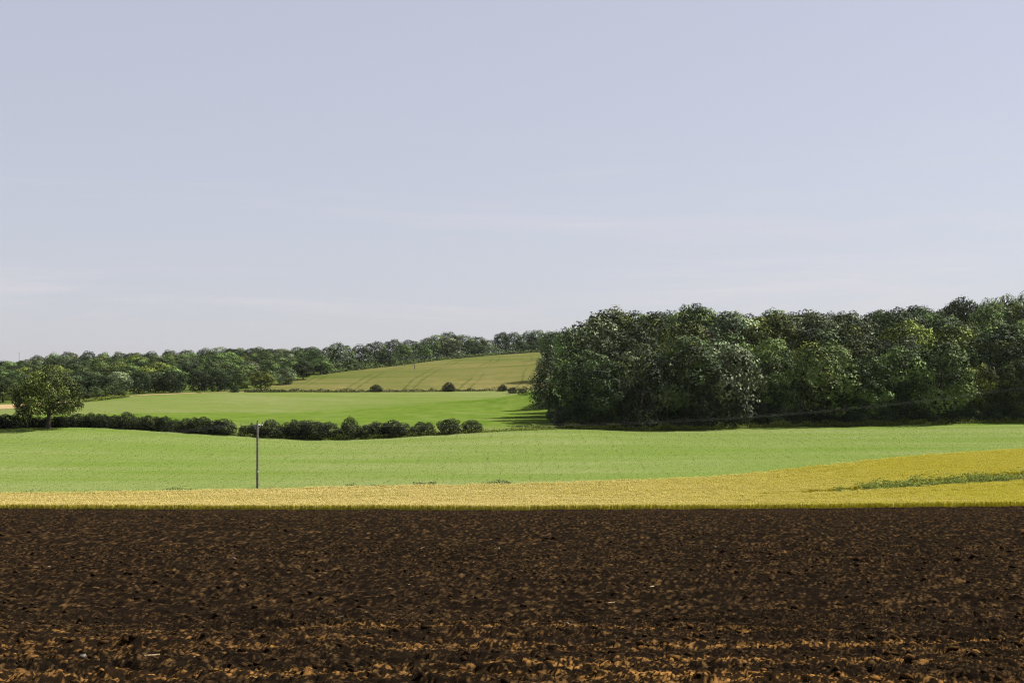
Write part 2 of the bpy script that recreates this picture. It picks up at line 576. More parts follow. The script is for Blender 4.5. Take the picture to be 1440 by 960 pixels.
# pale dry verge and track at the foot of the hillside wood, 4 cm proud of the turf
def ribbon(name, rows, width, mat, label, lift=0.04):
    c = np.array([W(px, 0, d)[:2] for px, d in rows])
    t = np.linspace(0, len(c) - 1, 60)
    x, y = np.interp(t, range(len(c)), c[:, 0]), np.interp(t, range(len(c)), c[:, 1])
    wv = np.interp(t, range(len(c)), width)
    V, n = [], 5
    for j in range(n + 1):
        yy = y + wv * (j / n)
        V.append(np.stack([x, yy, G(x, yy) + lift], -1))
    V = np.stack(V, 0).reshape(-1, 3)
    i = np.arange(n)[:, None] * 60 + np.arange(59)[None]
    f = np.stack([i, i + 1, i + 61, i + 60], -1).reshape(-1, 4)
    return tag(link(name, mesh_np(name, V, f, True), mat), label, "track", None, "structure")


ribbon("dry_track", [(-260, 395), (-60, 398), (0, 401), (60, 413), (115, 427)], [22, 22, 21, 12, 5], PALE, "pale bare farm track at the foot of the hillside wood")
ribbon("dry_verge", [(172, 438), (200, 447), (250, 461), (300, 474), (345, 484)], [4, 9, 7, 3, 4], PALE, "thin pale verge along the hillside wood above the pasture")

# ------------------------------------------------------------------ the ploughed field
def soil_height(x, y):
    h = G(x, y)
    wx = x + 0.9 * perlin(x * 0.22, y * 0.22, 3)
    wy = y + 0.7 * perlin(x * 0.16, y * 0.35, 4)
    ridge = np.abs(perlin(wx * 0.10, wy * 1.15, 21)) ** 0.8
    h = h + 0.11 * (ridge - 0.3) + 0.07 * perlin(x * 0.30, y * 0.7, 22)
    rough = 0.65 + 0.7 * np.clip(perlin(x * 0.12, y * 0.25, 8) + 0.4, 0, 1)
    for cell, amp, sd in ((0.36, 0.075, 31), (0.15, 0.040, 33), (0.07, 0.020, 35)):
        ux = x / cell + 0.35 * perlin(x * 3.1 / cell * 0.3, y * 3.1 / cell * 0.3, sd)
        uy = y / cell * 1.15 + 0.35 * perlin(x * 2.7 / cell * 0.3 + 40, y * 2.7 / cell * 0.3, sd + 1)
        dist, v = worley(ux, uy, sd)
        h = h + amp * rough * v * np.clip(1.0 - dist * 1.25, 0, 1) ** 0.6
    h = h + 0.020 * perlin(x * 6, y * 8, 40) + 0.014 * perlin(x * 14, y * 16, 41)
    return h


def build_soil():
    V, Fc, T, off = [], [], [], 0
    bands = [(9.0, 20.5, 10.5, 0.020, 0.032, 0.014), (20.5, 48.0, 22.0, 0.044, 0.092, 0.026), (48.0, 156.0, 66.0, 0.105, 0.30, 0.06)]
    for y0, y1, hw, sx, s, jit in bands:
        ys = np.arange(y0 - s, y1 + s * 0.5, s)
        xs = np.arange(-hw, hw + sx, sx)
        X, Y = np.meshgrid(xs, ys)
        jx = (_hash(np.arange(X.size).reshape(X.shape), np.zeros(X.shape), 5) - 0.5) * sx * 0.5
        X = X + jx
        Y = np.minimum(Y, b1(X))
        rn = _hash(np.arange(X.size).reshape(X.shape), np.ones(X.shape), 9)
        Z = soil_height(X, Y) + (rn - 0.4) * jit
        T.append(np.clip(_hash(np.arange(X.size).reshape(X.shape), np.ones(X.shape), 19) * 2.0 - 1.42 + 1.0 * perlin(X * 8.0, Y * 14.0, 60) + 0.5 * perlin(X * 1.1, Y * 2.4, 61), 0, 1).ravel())
        Z[0] -= 0.05
        V.append(np.stack([X, Y, Z], -1).reshape(-1, 3))
        nx = len(xs)
        i = np.arange(len(ys) - 1)[:, None] * nx + np.arange(nx - 1)[None]
        Fc.append(np.stack([i, i + 1, i + nx + 1, i + nx], -1).reshape(-1, 4) + off)
        off += len(V[-1])
    # the rest of the field, out of view to the sides and behind
    for x0, x1, y0, y1, s in ((-520, -65.8, -60, 156, 3.0), (65.8, 520, -60, 156, 3.0), (-67, 67, -60, 9, 1.0), (-67, -10.3, 9, 20.5, 0.7), (10.3, 67, 9, 20.5, 0.7),
                              (-67, -21.8, 20.5, 48, 0.7), (21.8, 67, 20.5, 48, 0.7)):
        nx, ny = int((x1 - x0) / s) + 2, int((y1 - y0) / s) + 2
        X, Y = np.meshgrid(np.linspace(x0, x1, nx), np.linspace(y0, y1, ny))
        V.append(np.stack([X, Y, soil_height(X, Y) - 0.02], -1).reshape(-1, 3))
        T.append(np.full(X.size, 0.25))
        i = np.arange(ny - 1)[:, None] * nx + np.arange(nx - 1)[None]
        Fc.append(np.stack([i, i + 1, i + nx + 1, i + nx], -1).reshape(-1, 4) + off)
        off += len(V[-1])
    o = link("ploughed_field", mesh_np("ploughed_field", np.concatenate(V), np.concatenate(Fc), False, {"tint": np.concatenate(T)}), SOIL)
    tag(o, "dark brown ploughed soil of the near field with rough clods", "field", None, "structure")


build_soil()


def ico():
    t = (1 + 5 ** 0.5) / 2
    v = np.array([(-1, t, 0), (1, t, 0), (-1, -t, 0), (1, -t, 0), (0, -1, t), (0, 1, t), (0, -1, -t), (0, 1, -t), (t, 0, -1), (t, 0, 1), (-t, 0, -1), (-t, 0, 1)], float)
    v /= np.linalg.norm(v[0])
    f = np.array([(0, 11, 5), (0, 5, 1), (0, 1, 7), (0, 7, 10), (0, 10, 11), (1, 5, 9), (5, 11, 4), (11, 10, 2), (10, 7, 6), (7, 1, 8), (3, 9, 4), (3, 4, 2), (3, 2, 6), (3, 6, 8), (3, 8, 9),
                  (4, 9, 5), (2, 4, 11), (6, 2, 10), (8, 6, 7), (9, 8, 1)])
    return v, f


def lumps(n, y0, y1, s0, s1, seed, power=2.2, flat=0.7):
    r = np.random.default_rng(seed)
    iv, jf = ico()
    y = y0 + (y1 - y0) * r.random(n) ** 1.25
    x = (r.random(n) * 2 - 1) * (y * 0.40 + 1.5)
    s = s0 + (s1 - s0) * r.random(n) ** power
    z = soil_height(x, y) + s * 0.15
    V = iv[None] * (1 + 0.7 * (r.random((n, 12, 1)) - 0.5))
    V = V * (s[:, None, None] * np.stack([0.8 + 0.9 * r.random(n), 0.7 + 0.5 * r.random(n), flat * (0.6 + 0.6 * r.random(n))], -1)[:, None, :])
    a = r.random(n) * 6.28
    c, sn = np.cos(a)[:, None], np.sin(a)[:, None]
    V = np.stack([V[..., 0] * c - V[..., 1] * sn, V[..., 0] * sn + V[..., 1] * c, V[..., 2]], -1)
    V = V + np.stack([x, y, z], -1)[:, None, :]
    return V.reshape(-1, 3), (jf[None] + (np.arange(n) * 12)[:, None, None]).reshape(-1, 3)


v, f = lumps(8000, 9, 46, 0.012, 0.058, 77, 2.6)
v2, f2 = lumps(4000, 30, 150, 0.03, 0.10, 78, 2.0)
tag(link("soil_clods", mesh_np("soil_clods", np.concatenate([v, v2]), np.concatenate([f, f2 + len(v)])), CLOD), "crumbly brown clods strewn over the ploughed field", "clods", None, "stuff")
v, f = lumps(130, 9, 130, 0.012, 0.055, 80, 3.0, 0.6)
tag(link("field_stones", mesh_np("field_stones", v, f), FLINT), "small pale stones scattered through the ploughed soil", "stones", None, "stuff")


def straw_litter():
    r = np.random.default_rng(90)
    n = 60
    y = 8 + 60 * r.random(n) ** 1.4
    x = (r.random(n) * 2 - 1) * (y * 0.4 + 1.5)
    z = soil_height(x, y) + 0.012
    a = r.normal(0, 0.7, n)
    L, wd = 0.03 + 0.10 * r.random(n) ** 2, 0.004 + 0.006 * r.random(n)
    dx, dy = np.cos(a) * L, np.sin(a) * L
    nx, ny = -np.sin(a) * wd, np.cos(a) * wd
    tz = (r.random(n) - 0.3) * 0.05
    V = np.stack([np.stack([x - dx - nx, y - dy - ny, z], -1), np.stack([x + dx - nx, y + dy - ny, z + tz], -1), np.stack([x + dx + nx, y + dy + ny, z + tz + wd], -1),
                  np.stack([x - dx + nx, y - dy + ny, z + wd], -1)], 1)
    f = np.arange(n * 4).reshape(n, 4)
    tag(link("straw_litter", mesh_np("straw_litter", V.reshape(-1, 3), f), STRAW), "broken straw and stubble bits lying on the ploughed soil", "straw", None, "stuff")


straw_litter()

# ------------------------------------------------------------------ crops: patches of real blades spread over the fields
def blade_patch(name, size, n, h0, h1, wid, seed, ear, mat):
    r = np.random.default_rng(seed)
    V, Fc, H, T = [], [], [], []
    k = 0
    for _ in range(n):
        x, y = (r.random(2) - 0.5) * size
        h = h0 + (h1 - h0) * r.random()
        a = r.random() * 6.28
        c, s = math.cos(a), math.sin(a)
        lean = r.normal(0, 0.10, 2) * h
        w = wid * (0.7 + 0.6 * r.random())
        t = r.random()
        if ear:
            hs = (0.0, 0.80, 1.0)
            ws = (w * 0.5, w * 0.9, w * 1.4)
        else:
            hs, ws = (0.0, 0.55, 1.0), (w, w * 0.9, w * 0.25)
        for q, ww in zip(hs, ws):
            bend = q * q
            ex, ey, hz = lean[0] * bend, lean[1] * bend, q * h
            if ear and q == 1.0:                          # the ripe ear nods over
                ex, ey, hz = ex - s * 0.13, ey + c * 0.13, 0.78 * h + 0.05 * t
            V += [(x - c * ww + ex, y - s * ww + ey, hz), (x + c * ww + ex, y + s * ww + ey, hz)]
            H += [q, q]
            T += [t, t]
        Fc += [(k, k + 1, k + 3, k + 2), (k + 2, k + 3, k + 5, k + 4)]
        k += 6
    me = mesh_np(name, V, np.array(Fc), False, {"h": H, "tint": T})
    me.materials.append(mat)
    return bpy.data.objects.new(name, me)


def scatter_tree(name, coll):
    ng = bpy.data.node_groups.new(name, 'GeometryNodeTree')
    ng.interface.new_socket("Geometry", in_out='INPUT', socket_type='NodeSocketGeometry')
    ng.interface.new_socket("Geometry", in_out='OUTPUT', socket_type='NodeSocketGeometry')
    N, L = ng.nodes, ng.links
    gi, go = N.new("NodeGroupInput"), N.new("NodeGroupOutput")
    ci = N.new("GeometryNodeCollectionInfo")
    ci.inputs["Collection"].default_value = coll
    ci.inputs["Separate Children"].default_value = True
    ci.inputs["Reset Children"].default_value = True
    ip = N.new("GeometryNodeInstanceOnPoints")
    ip.inputs["Pick Instance"].default_value = True

    def attr(nm, t):
        a = N.new("GeometryNodeInputNamedAttribute")
        a.data_type = t
        a.inputs["Name"].default_value = nm
        return a.outputs["Attribute"]
    L.new(gi.outputs[0], ip.inputs["Points"])
    L.new(ci.outputs[0], ip.inputs["Instance"])
    L.new(attr("pick", 'INT'), ip.inputs["Instance Index"])
    rt = N.new("FunctionNodeEulerToRotation")
    L.new(attr("turn", 'FLOAT_VECTOR'), rt.inputs[0])
    L.new(rt.outputs[0], ip.inputs["Rotation"])
    L.new(attr("size", 'FLOAT_VECTOR'), ip.inputs["Scale"])
    L.new(ip.outputs[0], go.inputs[0])
    return ng


def scatter(name, P, protos, seed, s0, s1, label, cat, group):
    r = np.random.default_rng(seed)
    coll = bpy.data.collections.new(name + " plants")
    for o in protos:
        coll.objects.link(o)
    me = bpy.data.meshes.new(name)
    n = len(P)
    me.vertices.add(n)
    me.vertices.foreach_set("co", np.asarray(P, np.float32).ravel())
    e = 0.5
    gx = (G(P[:, 0] + e, P[:, 1]) - G(P[:, 0] - e, P[:, 1])) / (2 * e)
    gy = (G(P[:, 0], P[:, 1] + e) - G(P[:, 0], P[:, 1] - e)) / (2 * e)
    spin = r.integers(0, 4, n) * (math.pi / 2) + r.normal(0, 0.12, n)
    # tilt each patch with the ground: rotation built as spin about z, then the slope
    cs, sn = np.cos(spin), np.sin(spin)
    lx, ly = gx * cs + gy * sn, -gx * sn + gy * cs
    rx, ry = np.arctan(ly), -np.arctan(lx)
    at = me.attributes.new("turn", 'FLOAT_VECTOR', 'POINT')
    at.data.foreach_set("vector", np.stack([rx, ry, spin], -1).astype(np.float32).ravel())
    sz = s0 + (s1 - s0) * r.random(n)
    at = me.attributes.new("size", 'FLOAT_VECTOR', 'POINT')
    at.data.foreach_set("vector", np.stack([np.full(n, 1.06), np.full(n, 1.06), sz], -1).astype(np.float32).ravel())
    at = me.attributes.new("pick", 'INT', 'POINT')
    at.data.foreach_set("value", r.integers(0, len(protos), n).astype(np.int32))
    me.update()
    o = link(name, me)
    md = o.modifiers.new("plants", 'NODES')
    md.node_group = scatter_tree(name + " scatter", coll)
    return tag(o, label, cat, group, "stuff")


def patch_points(x0, x1, lo, hi, step, view=0.42, margin=14.0, keep=None, seed=0):
    r = np.random.default_rng(seed)
    out = []
    for x in np.arange(x0, x1, step):
        a, b = float(lo(np.array(x))), float(hi(np.array(x)))
        ys = np.arange(a + step * 0.5, b - step * 0.3, step)
        out.append(np.stack([np.full(len(ys), x), ys], -1))
    P = np.concatenate(out)
    P = P[np.abs(P[:, 0]) < P[:, 1] * view + margin]
    if keep is not None:
        P = P[keep(P)]
    P = P + (r.random(P.shape) - 0.5) * step * np.array([0.25, 0.35])
    return np.c_[P, G(P[:, 0], P[:, 1])]


WS = [(1060, 172.5), (1180, 178), (1300, 185.5), (1440, 193), (1620, 202)]           # the weedy strip in the barley
ws_xy = np.array([W(px, 0, d)[:2] for px, d in WS])


def strip_mid(x):
    return np.interp(x, ws_xy[:, 0], ws_xy[:, 1])


def strip_w(x):
    return np.interp(x, ws_xy[:, 0], [0.0, 1.6, 3.2, 4.6, 5.4])


def keep_barley(P):
    m = (P[:, 0] > ws_xy[0, 0]) & (np.abs(P[:, 1] - strip_mid(P[:, 0])) < strip_w(P[:, 0]) + 0.2)
    t2 = (P[:, 0] > ws_xy[0, 0] - 4) & (np.abs(P[:, 1] - strip_mid(P[:, 0]) + 9.5) < 0.5)
    return ~(m | t2)


barley = [blade_patch("barley_patch", 1.3, 170, 0.60, 0.80, 0.018, s, True, BARLEY) for s in (1, 2, 3, 4)]
P = patch_points(-86, 112, b1, b2, 1.3, keep=keep_barley, seed=1)
scatter("barley_crop", P, barley, 2, 0.92, 1.05, "golden barley standing along the far edge of the ploughed soil", "barley", "crop plants")
green = [blade_patch("green_patch", 2.2, 40, 0.04, 0.09, 0.030, s, False, CROP) for s in (5, 6, 7)]
P = patch_points(-135, 150, b2, b3, 2.2, seed=3)
scatter("green_crop", P, green, 4, 0.85, 1.15, "young light green crop covering the field before the hedge", "crop", "crop plants")


# ------------------------------------------------------------------ foliage
def leaves(pos, nrm, size, r, tint):
    n = len(pos)
    nrm = nrm / np.maximum(np.linalg.norm(nrm, axis=1, keepdims=True), 1e-6)
    t = r.normal(size=(n, 3))
    u = np.cross(nrm, t)
    u /= np.maximum(np.linalg.norm(u, axis=1, keepdims=True), 1e-6)
    w = np.cross(nrm, u)
    s = (size * (0.6 + 0.8 * r.random(n)))[:, None]
    fold = nrm * s * (0.12 + 0.25 * r.random((n, 1)))
    V = np.stack([pos - u * s * 0.62, pos - w * s * 0.40 + fold * 0.7, pos + u * s * 0.62, pos + w * s * 0.40 + fold], 1).reshape(-1, 3)
    i = np.arange(n)[:, None] * 4
    f = np.concatenate([i + np.array([[0, 1, 2]]), i + np.array([[0, 2, 3]])])
    return V, f, np.repeat(tint, 4)


def crown_mesh(name, seed, profile, nl, lr, nleaf, leaf, inner=5, squash=0.8, droop=0.0, gap=0.0, mat=None):
    """lobes of leaves on an envelope given as (height, radius) pairs"""
    r = np.random.default_rng(seed)
    hs, rs = np.array(profile).T
    zz = np.linspace(hs[0], hs[-1], 200)
    wgt = np.interp(zz, hs, rs) + 0.25 * rs.max()
    cdf = np.cumsum(wgt) / wgt.sum()
    C, Rr, B = [], [], []
    for k in range(nl):
        z = np.interp((k + r.random()) / nl, cdf, zz)
        a = k * 2.39996 + r.normal(0, 0.35)
        env = np.interp(z, hs, rs)
        rr = lr * (0.62 + 0.75 * r.random())
        q = max(env - rr * 0.75, 0) * (0.80 + 0.35 * r.random())
        C.append((math.cos(a) * q, math.sin(a) * q, z))
        Rr.append(rr)
        B.append(0.02 + 0.95 * r.random() ** 1.5)
    for k in range(inner):
        z = hs[0] + (hs[-1] - hs[0]) * (k + 0.5) / inner * 0.85
        C.append((r.normal(0, 0.3), r.normal(0, 0.3), z))
        Rr.append(max(0.2, np.interp(z, hs, rs) * 0.62))
        B.append(0.2)
    C, Rr, B = np.array(C), np.array(Rr), np.array(B)
    share = Rr ** 2 / (Rr ** 2).sum()
    Ps, Ns, Ts = [], [], []
    for k in range(len(C)):
        n = int(nleaf * share[k] * 1.5) + 4
        d = r.normal(size=(n, 3))
        d /= np.linalg.norm(d, axis=1, keepdims=True)
        bumpy = 1.0 + 0.16 * np.sin(d[:, 0] * 7 + k) * np.sin(d[:, 1] * 6 + 2 * k) + 0.10 * np.sin(d[:, 2] * 11 + k)
        rad = Rr[k] * bumpy * (0.80 + 0.28 * r.random(n) ** 0.7)
        p = C[k] + d * rad[:, None] * np.array([1, 1, squash])
        if droop:
            out = np.hypot(p[:, 0], p[:, 1])
            p[:, 2] -= droop * r.random(n) * np.clip(out / rs.max(), 0, 1) ** 1.5
        dist = np.linalg.norm((p[:, None, :] - C[None]) / np.array([1, 1, squash]), axis=2) / Rr[None]
        dist[:, k] = 9
        ok = (dist.min(1) > 0.74) & (p[:, 2] > hs[0] * 0.6 + 0.02)
        if gap:
            ok &= (np.sin(p[:, 0] * 1.3 + seed) * np.sin(p[:, 1] * 1.2) * np.sin(p[:, 2] * 1.5) > -gap) | (r.random(n) < 0.4)
        Ps.append(p[ok])
        Ns.append(d[ok] + r.normal(0, 0.20, (ok.sum(), 3)) + np.array([0, 0, 0.06]))
        Ts.append(np.clip(B[k] + r.normal(0, 0.20, ok.sum()), 0, 1) ** 1.3)
    Pp, Nn, Tt = np.concatenate(Ps), np.concatenate(Ns), np.concatenate(Ts)
    V, f, t = leaves(Pp, Nn, np.full(len(Pp), leaf), r, Tt)
    me = mesh_np(name, V, f, False, {"tint": t})
    me.materials.append(mat or LEAF["mid"])
    return me


def tube(path, rad, sides=7):
    path = np.array(path, float)
    V, Fc = [], []
    for i, p in enumerate(path):
        t = path[min(i + 1, len(path) - 1)] - path[max(i - 1, 0)]
        t /= np.linalg.norm(t)
        a = np.cross(t, (0.31, 0.95, 0.05))
        a /= np.linalg.norm(a)
        b = np.cross(t, a)
        for k in range(sides):
            an = 2 * math.pi * k / sides
            V.append(p + (a * math.cos(an) + b * math.sin(an)) * rad[i])
    for i in range(len(path) - 1):
        for k in range(sides):
            k2 = (k + 1) % sides
            Fc.append((i * sides + k, i * sides + k2, (i + 1) * sides + k2, (i + 1) * sides + k))
    return np.array(V), np.array(Fc)


def join(parts):
    V, Fc, off = [], [], 0
    for v, f in parts:
        V.append(v)
        Fc.append(f + off)
        off += len(v)
    return np.concatenate(V), np.concatenate(Fc)


def trunk_mesh(name, seed, H, R0, rad, limbs=7, fork=0.3, spread=0.75):
    r = np.random.default_rng(seed)
    ln = r.normal(0, 0.02 * H, 2)
    zs = np.linspace(0, 0.82, 8)
    path = [(ln[0] * z + 0.012 * H * math.sin(5 * z + seed), ln[1] * z + 0.012 * H * math.cos(4 * z + seed), z * H - (0.3 if z == 0 else 0)) for z in zs]
    rr = [rad * (1.45 if z == 0 else 1.0) * (1 - 0.85 * z) for z in zs]
    parts = [tube(path, rr, 9)]
    for k in range(limbs):
        z = fork + (0.72 - fork) * k / max(limbs - 1, 1)
        a = k * 2.4 + r.normal(0, 0.3)
        p0 = np.array([np.interp(z, zs, [q[i] for q in path]) for i in range(3)])
        L = R0 * spread * (1.0 - 0.45 * (z - fork))
        up = 0.35 + 0.5 * r.random()
        pp = [p0 + np.array([math.cos(a + 0.15 * j) * L * t, math.sin(a + 0.15 * j) * L * t, L * up * t ** 0.8]) for j, t in enumerate((0, 0.3, 0.65, 1.0))]
        r0 = rad * 0.45 * (1 - 0.6 * z)
        parts.append(tube(pp, [r0, r0 * 0.75, r0 * 0.45, r0 * 0.15], 5))
    v, f = join(parts)
    me = mesh_np(name, v, f, True)
    me.materials.append(BARK)
    return me


# prototypes: (crown, trunk), nominal height 10 and crown radius 4 unless said otherwise
def proto(seed, prof, nl, lr, nleaf, leaf, H=10.0, R0=4.0, rad=0.28, **kw):
    tk = dict(fork=kw.pop("fork", 0.3), limbs=kw.pop("limbs", 7))
    return crown_mesh("crown", seed, prof, nl, lr, nleaf, leaf, **kw), trunk_mesh("trunk", seed, H, R0, rad, **tk)


TREES = {
    "dome": [proto(100 + i, [(2.6, 3.2), (5.0, 5.2), (8.0, 6.0), (11.0, 5.0), (12.8, 2.8)], 30, 2.35, 8400, 0.40, 14.0, 6.0, 0.36) for i in range(3)],
    "tall": [proto(110 + i, [(3.6, 3.0), (7.0, 5.0), (11.0, 5.8), (14.8, 4.9), (17.4, 2.6)], 38, 2.3, 9800, 0.42, 19.0, 5.6, 0.40) for i in range(3)],
    "ragged": [proto(120 + i, [(3.0, 2.6), (6.0, 4.6), (10.0, 5.3), (13.5, 4.4), (16.0, 2.2)], 48, 1.7, 8800, 0.36, 17.0, 5.2, 0.36, gap=0.25) for i in range(2)],
    "weeping": [proto(130, [(3.0, 3.4), (6.0, 4.6), (9.5, 4.6), (13.0, 3.2), (15.5, 1.4)], 50, 1.3, 8500, 0.33, 16.5, 4.8, 0.30, droop=3.2, gap=0.2)],
    "round": [proto(140 + i, [(0.4, 3.0), (3.0, 4.8), (6.0, 5.2), (8.5, 4.2), (10.2, 2.0)], 27, 1.9, 6200, 0.37, 11.0, 5.0, 0.32) for i in range(2)],
}
BUSHES = [proto(150 + i, [[(0.05, 1.75), (0.8, 1.95), (1.8, 1.95), (2.6, 1.70), (3.1, 1.1)], [(0.05, 1.6), (0.9, 1.95), (1.8, 1.8), (2.6, 1.25), (3.15, 0.5)]][i // 2],
                [44, 36][i // 2], [0.48, 0.56][i // 2], 4600, 0.14, H=3.3, R0=1.8, rad=0.10, inner=4, fork=0.12, limbs=8) for i in range(4)]


SIZES, NAMED = {}, {}


def size_of(me):
    """height and crown radius of a crown mesh"""
    if me.as_pointer() not in SIZES:
        co = np.empty(len(me.vertices) * 3, np.float32)
        me.vertices.foreach_get("co", co)
        co = co.reshape(-1, 3)
        SIZES[me.as_pointer()] = (float(np.percentile(co[:, 2], 99.7)), float(np.percentile(np.hypot(co[:, 0], co[:, 1]), 96)))
    return SIZES[me.as_pointer()]


def plant(kind, idx, x, y, H, Rr, mat, name, label, cat, group, rz=None, nom=None):
    """a tree or bush of height H and crown radius Rr standing at (x, y)"""
    cm, tm = (BUSHES if kind == "bush" else TREES[kind])[idx % (len(BUSHES) if kind == "bush" else len(TREES[kind]))]
    h0, r0 = size_of(cm)
    e = empty(name, (x, y, G(x, y)), random.uniform(0, 6.28) if rz is None else rz, (Rr / r0, Rr / r0, H / h0))
    link("crown", cm, LEAF[mat], e)
    link("stems" if kind == "bush" else "trunk", tm, BARK, e)
    tag(e, label, cat, group)
    if label in NAMED and len(label.split()) < 16:        # two look-alikes: the heights tell them apart
        o, h = NAMED[label]
        o["label"], e["label"] = ("taller " + label, "shorter " + label) if h > H else ("shorter " + label, "taller " + label)
    NAMED[label] = (e, H)
    return e


ORD = ["first", "second", "third", "fourth", "fifth", "sixth", "seventh", "eighth", "ninth", "tenth", "eleventh", "twelfth", "thirteenth", "fourteenth", "fifteenth", "sixteenth",
       "seventeenth", "eighteenth", "nineteenth", "twentieth", "twenty-first", "twenty-second", "twenty-third", "twenty-fourth", "twenty-fifth", "twenty-sixth", "twenty-seventh", "twenty-eighth"]
NROWS = ["", "one row", "two rows", "three rows", "four rows", "five rows", "six rows", "seven rows", "eight rows"]
HUE = {"mid": "mid-green", "olive": "olive-green", "dark": "dark green", "grey": "pale grey-green", "copper": "purplish copper"}
SHAPE = {"dome": "domed", "tall": "tall oval", "ragged": "ragged-crowned", "weeping": "drooping", "round": "rounded"}
SKY = np.array([(-200, 508), (0, 505), (28, 508), (40, 500), (60, 496), (130, 493), (200, 494), (250, 491), (320, 487), (400, 488), (450, 487), (480, 482), (520, 479), (560, 477), (605, 474),
                (630, 467), (650, 471), (690, 477), (698, 481), (703, 468), (740, 465), (765, 463), (800, 458), (830, 441), (850, 434), (900, 434), (950, 433), (975, 429), (1010, 431),
                (1050, 435), (1080, 434), (1120, 438), (1200, 438), (1230, 431), (1280, 431), (1310, 428), (1355, 419), (1400, 419), (1440, 413), (1600, 408)], float)


def sky_y(px):
    return float(np.interp(px, SKY[:, 0], SKY[:, 1]))


def top_height(px, ytop, d, x):
    return (YH - ytop) / F * d + EYE - G(x, d)


# --- the big dark wood
def big_wood():
    r = np.random.default_rng(300)
    rows = [(9, 0.0), (19, 0.30), (31, 0.52), (45, 0.66), (62, 0.80), (84, 0.90), (112, 0.96), (146, 1.0), (190, 1.0)]
    fronts = []
    x_left = [17, 15, 17, 20, 23, 27, 30, 38, 50]
    for k, (off, fr) in enumerate(rows):
        step = 10.4 + 0.4 * k
        x = x_left[k] + r.uniform(-1, 1)
        i = 0
        while True:
            y = float(b3(x)) + off + r.uniform(-2.2, 2.2)
            px = CX + F * x / y
            if px > 1530:
                break
            sk = max(sky_y(px), float(np.interp(px, [760, 800, 835, 862], [494, 470, 447, 425])))
            lo, hi = [(466, 528), (458, 496), (450, 482), (442, 472), (438, 462), (434, 456), (428, 450)][k] if k < 7 else ((sk - 5, sk + 8) if px < 1250 else (sk - 9, sk + 1))
            yt = max(r.uniform(lo, hi), sk + r.uniform(-2, 6))
            if px < 850 and k < 3:
                yt += (850 - px) * 0.35
            H = top_height(px, yt, y, x)
            H = float(np.clip(H, 9, 30))
            kind = r.choice(["dome", "tall", "ragged", "round"], p=[0.34, 0.30, 0.24, 0.12])
            mat = r.choice(["mid", "olive", "dark", "grey"], p=[0.44, 0.30, 0.15, 0.11])
            if H < 15.5 and kind == "tall":
                kind = "round" if k == 0 else "dome"
            if k == 4 and 960 < px < 1030:
                mat = "copper"
            if k >= 7 and 1330 < px < 1378:
                mat, kind = "dark", "round"
            Rr = float(np.clip(H * r.uniform(0.34, 0.46), 4.4, 8.2))
            if k == 0:
                lab = "%s tree from the pasture corner along the big dark wood's front, %s, %s" % (ORD[i], HUE[mat], SHAPE[kind])
                grp = "front trees of the big dark wood"
            else:
                j = int(np.argmin(np.abs(np.array(fronts) - px)))
                lab = "%s %s tree %s behind the %s front tree of the big wood" % (HUE[mat], SHAPE[kind], NROWS[k], ORD[j])
                grp = "inner trees of the big dark wood"
            if k == 0:
                fronts.append(px)
            plant(kind, int(r.integers(0, 9)), x, y, H, Rr, mat, "broadleaf_tree", lab, "tree", grp)
            x += step * r.uniform(0.85, 1.15)
            i += 1


big_wood()
for px, d, yt, Rr, kind, mat, lab in [
        (1356, 468, 418, 6.6, "round", "dark", "big dark round-headed tree on the skyline of the big wood's higher end"),
        (1388, 476, 420, 5.8, "dome", "mid", "domed green tree beside the dark round-headed one on the wood's skyline"),
        (1414, 470, 415, 6.0, "ragged", "olive", "ragged olive tree second beyond the dark round-headed one on the wood's skyline"),
        (1442, 478, 410, 6.6, "dome", "mid", "highest green tree on the skyline of the big dark wood"),
        (1476, 472, 408, 6.4, "dome", "olive", "olive domed tree beyond the highest tree of the big wood's skyline")]:
    x = (px - CX) / F * d
    plant(kind, 1, x, d, top_height(px, yt, d, x), Rr, mat, "broadleaf_tree", lab, "tree", "skyline trees of the big dark wood")
# the left corner of the wood: drooping birch, shrubs and low trees facing the pasture
for px, d, yt, Rr, kind, mat, lab in [
        (772, 352, 486, 4.6, "weeping", "grey", "tall drooping grey-green birch at the pasture corner of the big dark wood"),
        (800, 330, 512, 4.6, "ragged", "mid", "ragged tree beside the drooping birch at the wood corner"),
        (798, 400, 480, 5.2, "dome", "mid", "domed tree behind the drooping birch at the wood corner"),
        (814, 440, 467, 5.6, "dome", "olive", "olive domed tree on the pasture side of the big dark wood"),
        (800, 500, 462, 6.0, "round", "mid", "rounded tree far along the pasture side of the big dark wood"),
        (782, 560, 466, 6.0, "dome", "dark", "dark tree where the big wood meets the hay field"),
        (800, 640, 462, 6.5, "round", "mid", "rounded tree behind the hay field's corner by the big wood"),
        (775, 720, 466, 6.5, "dome", "mid", "domed tree above the hay field's upper corner")]:
    x = (px - CX) / F * d
    plant(kind, 0, x, d, top_height(px, yt, d, x), Rr, mat, "broadleaf_tree", lab, "tree", "corner trees of the big dark wood")
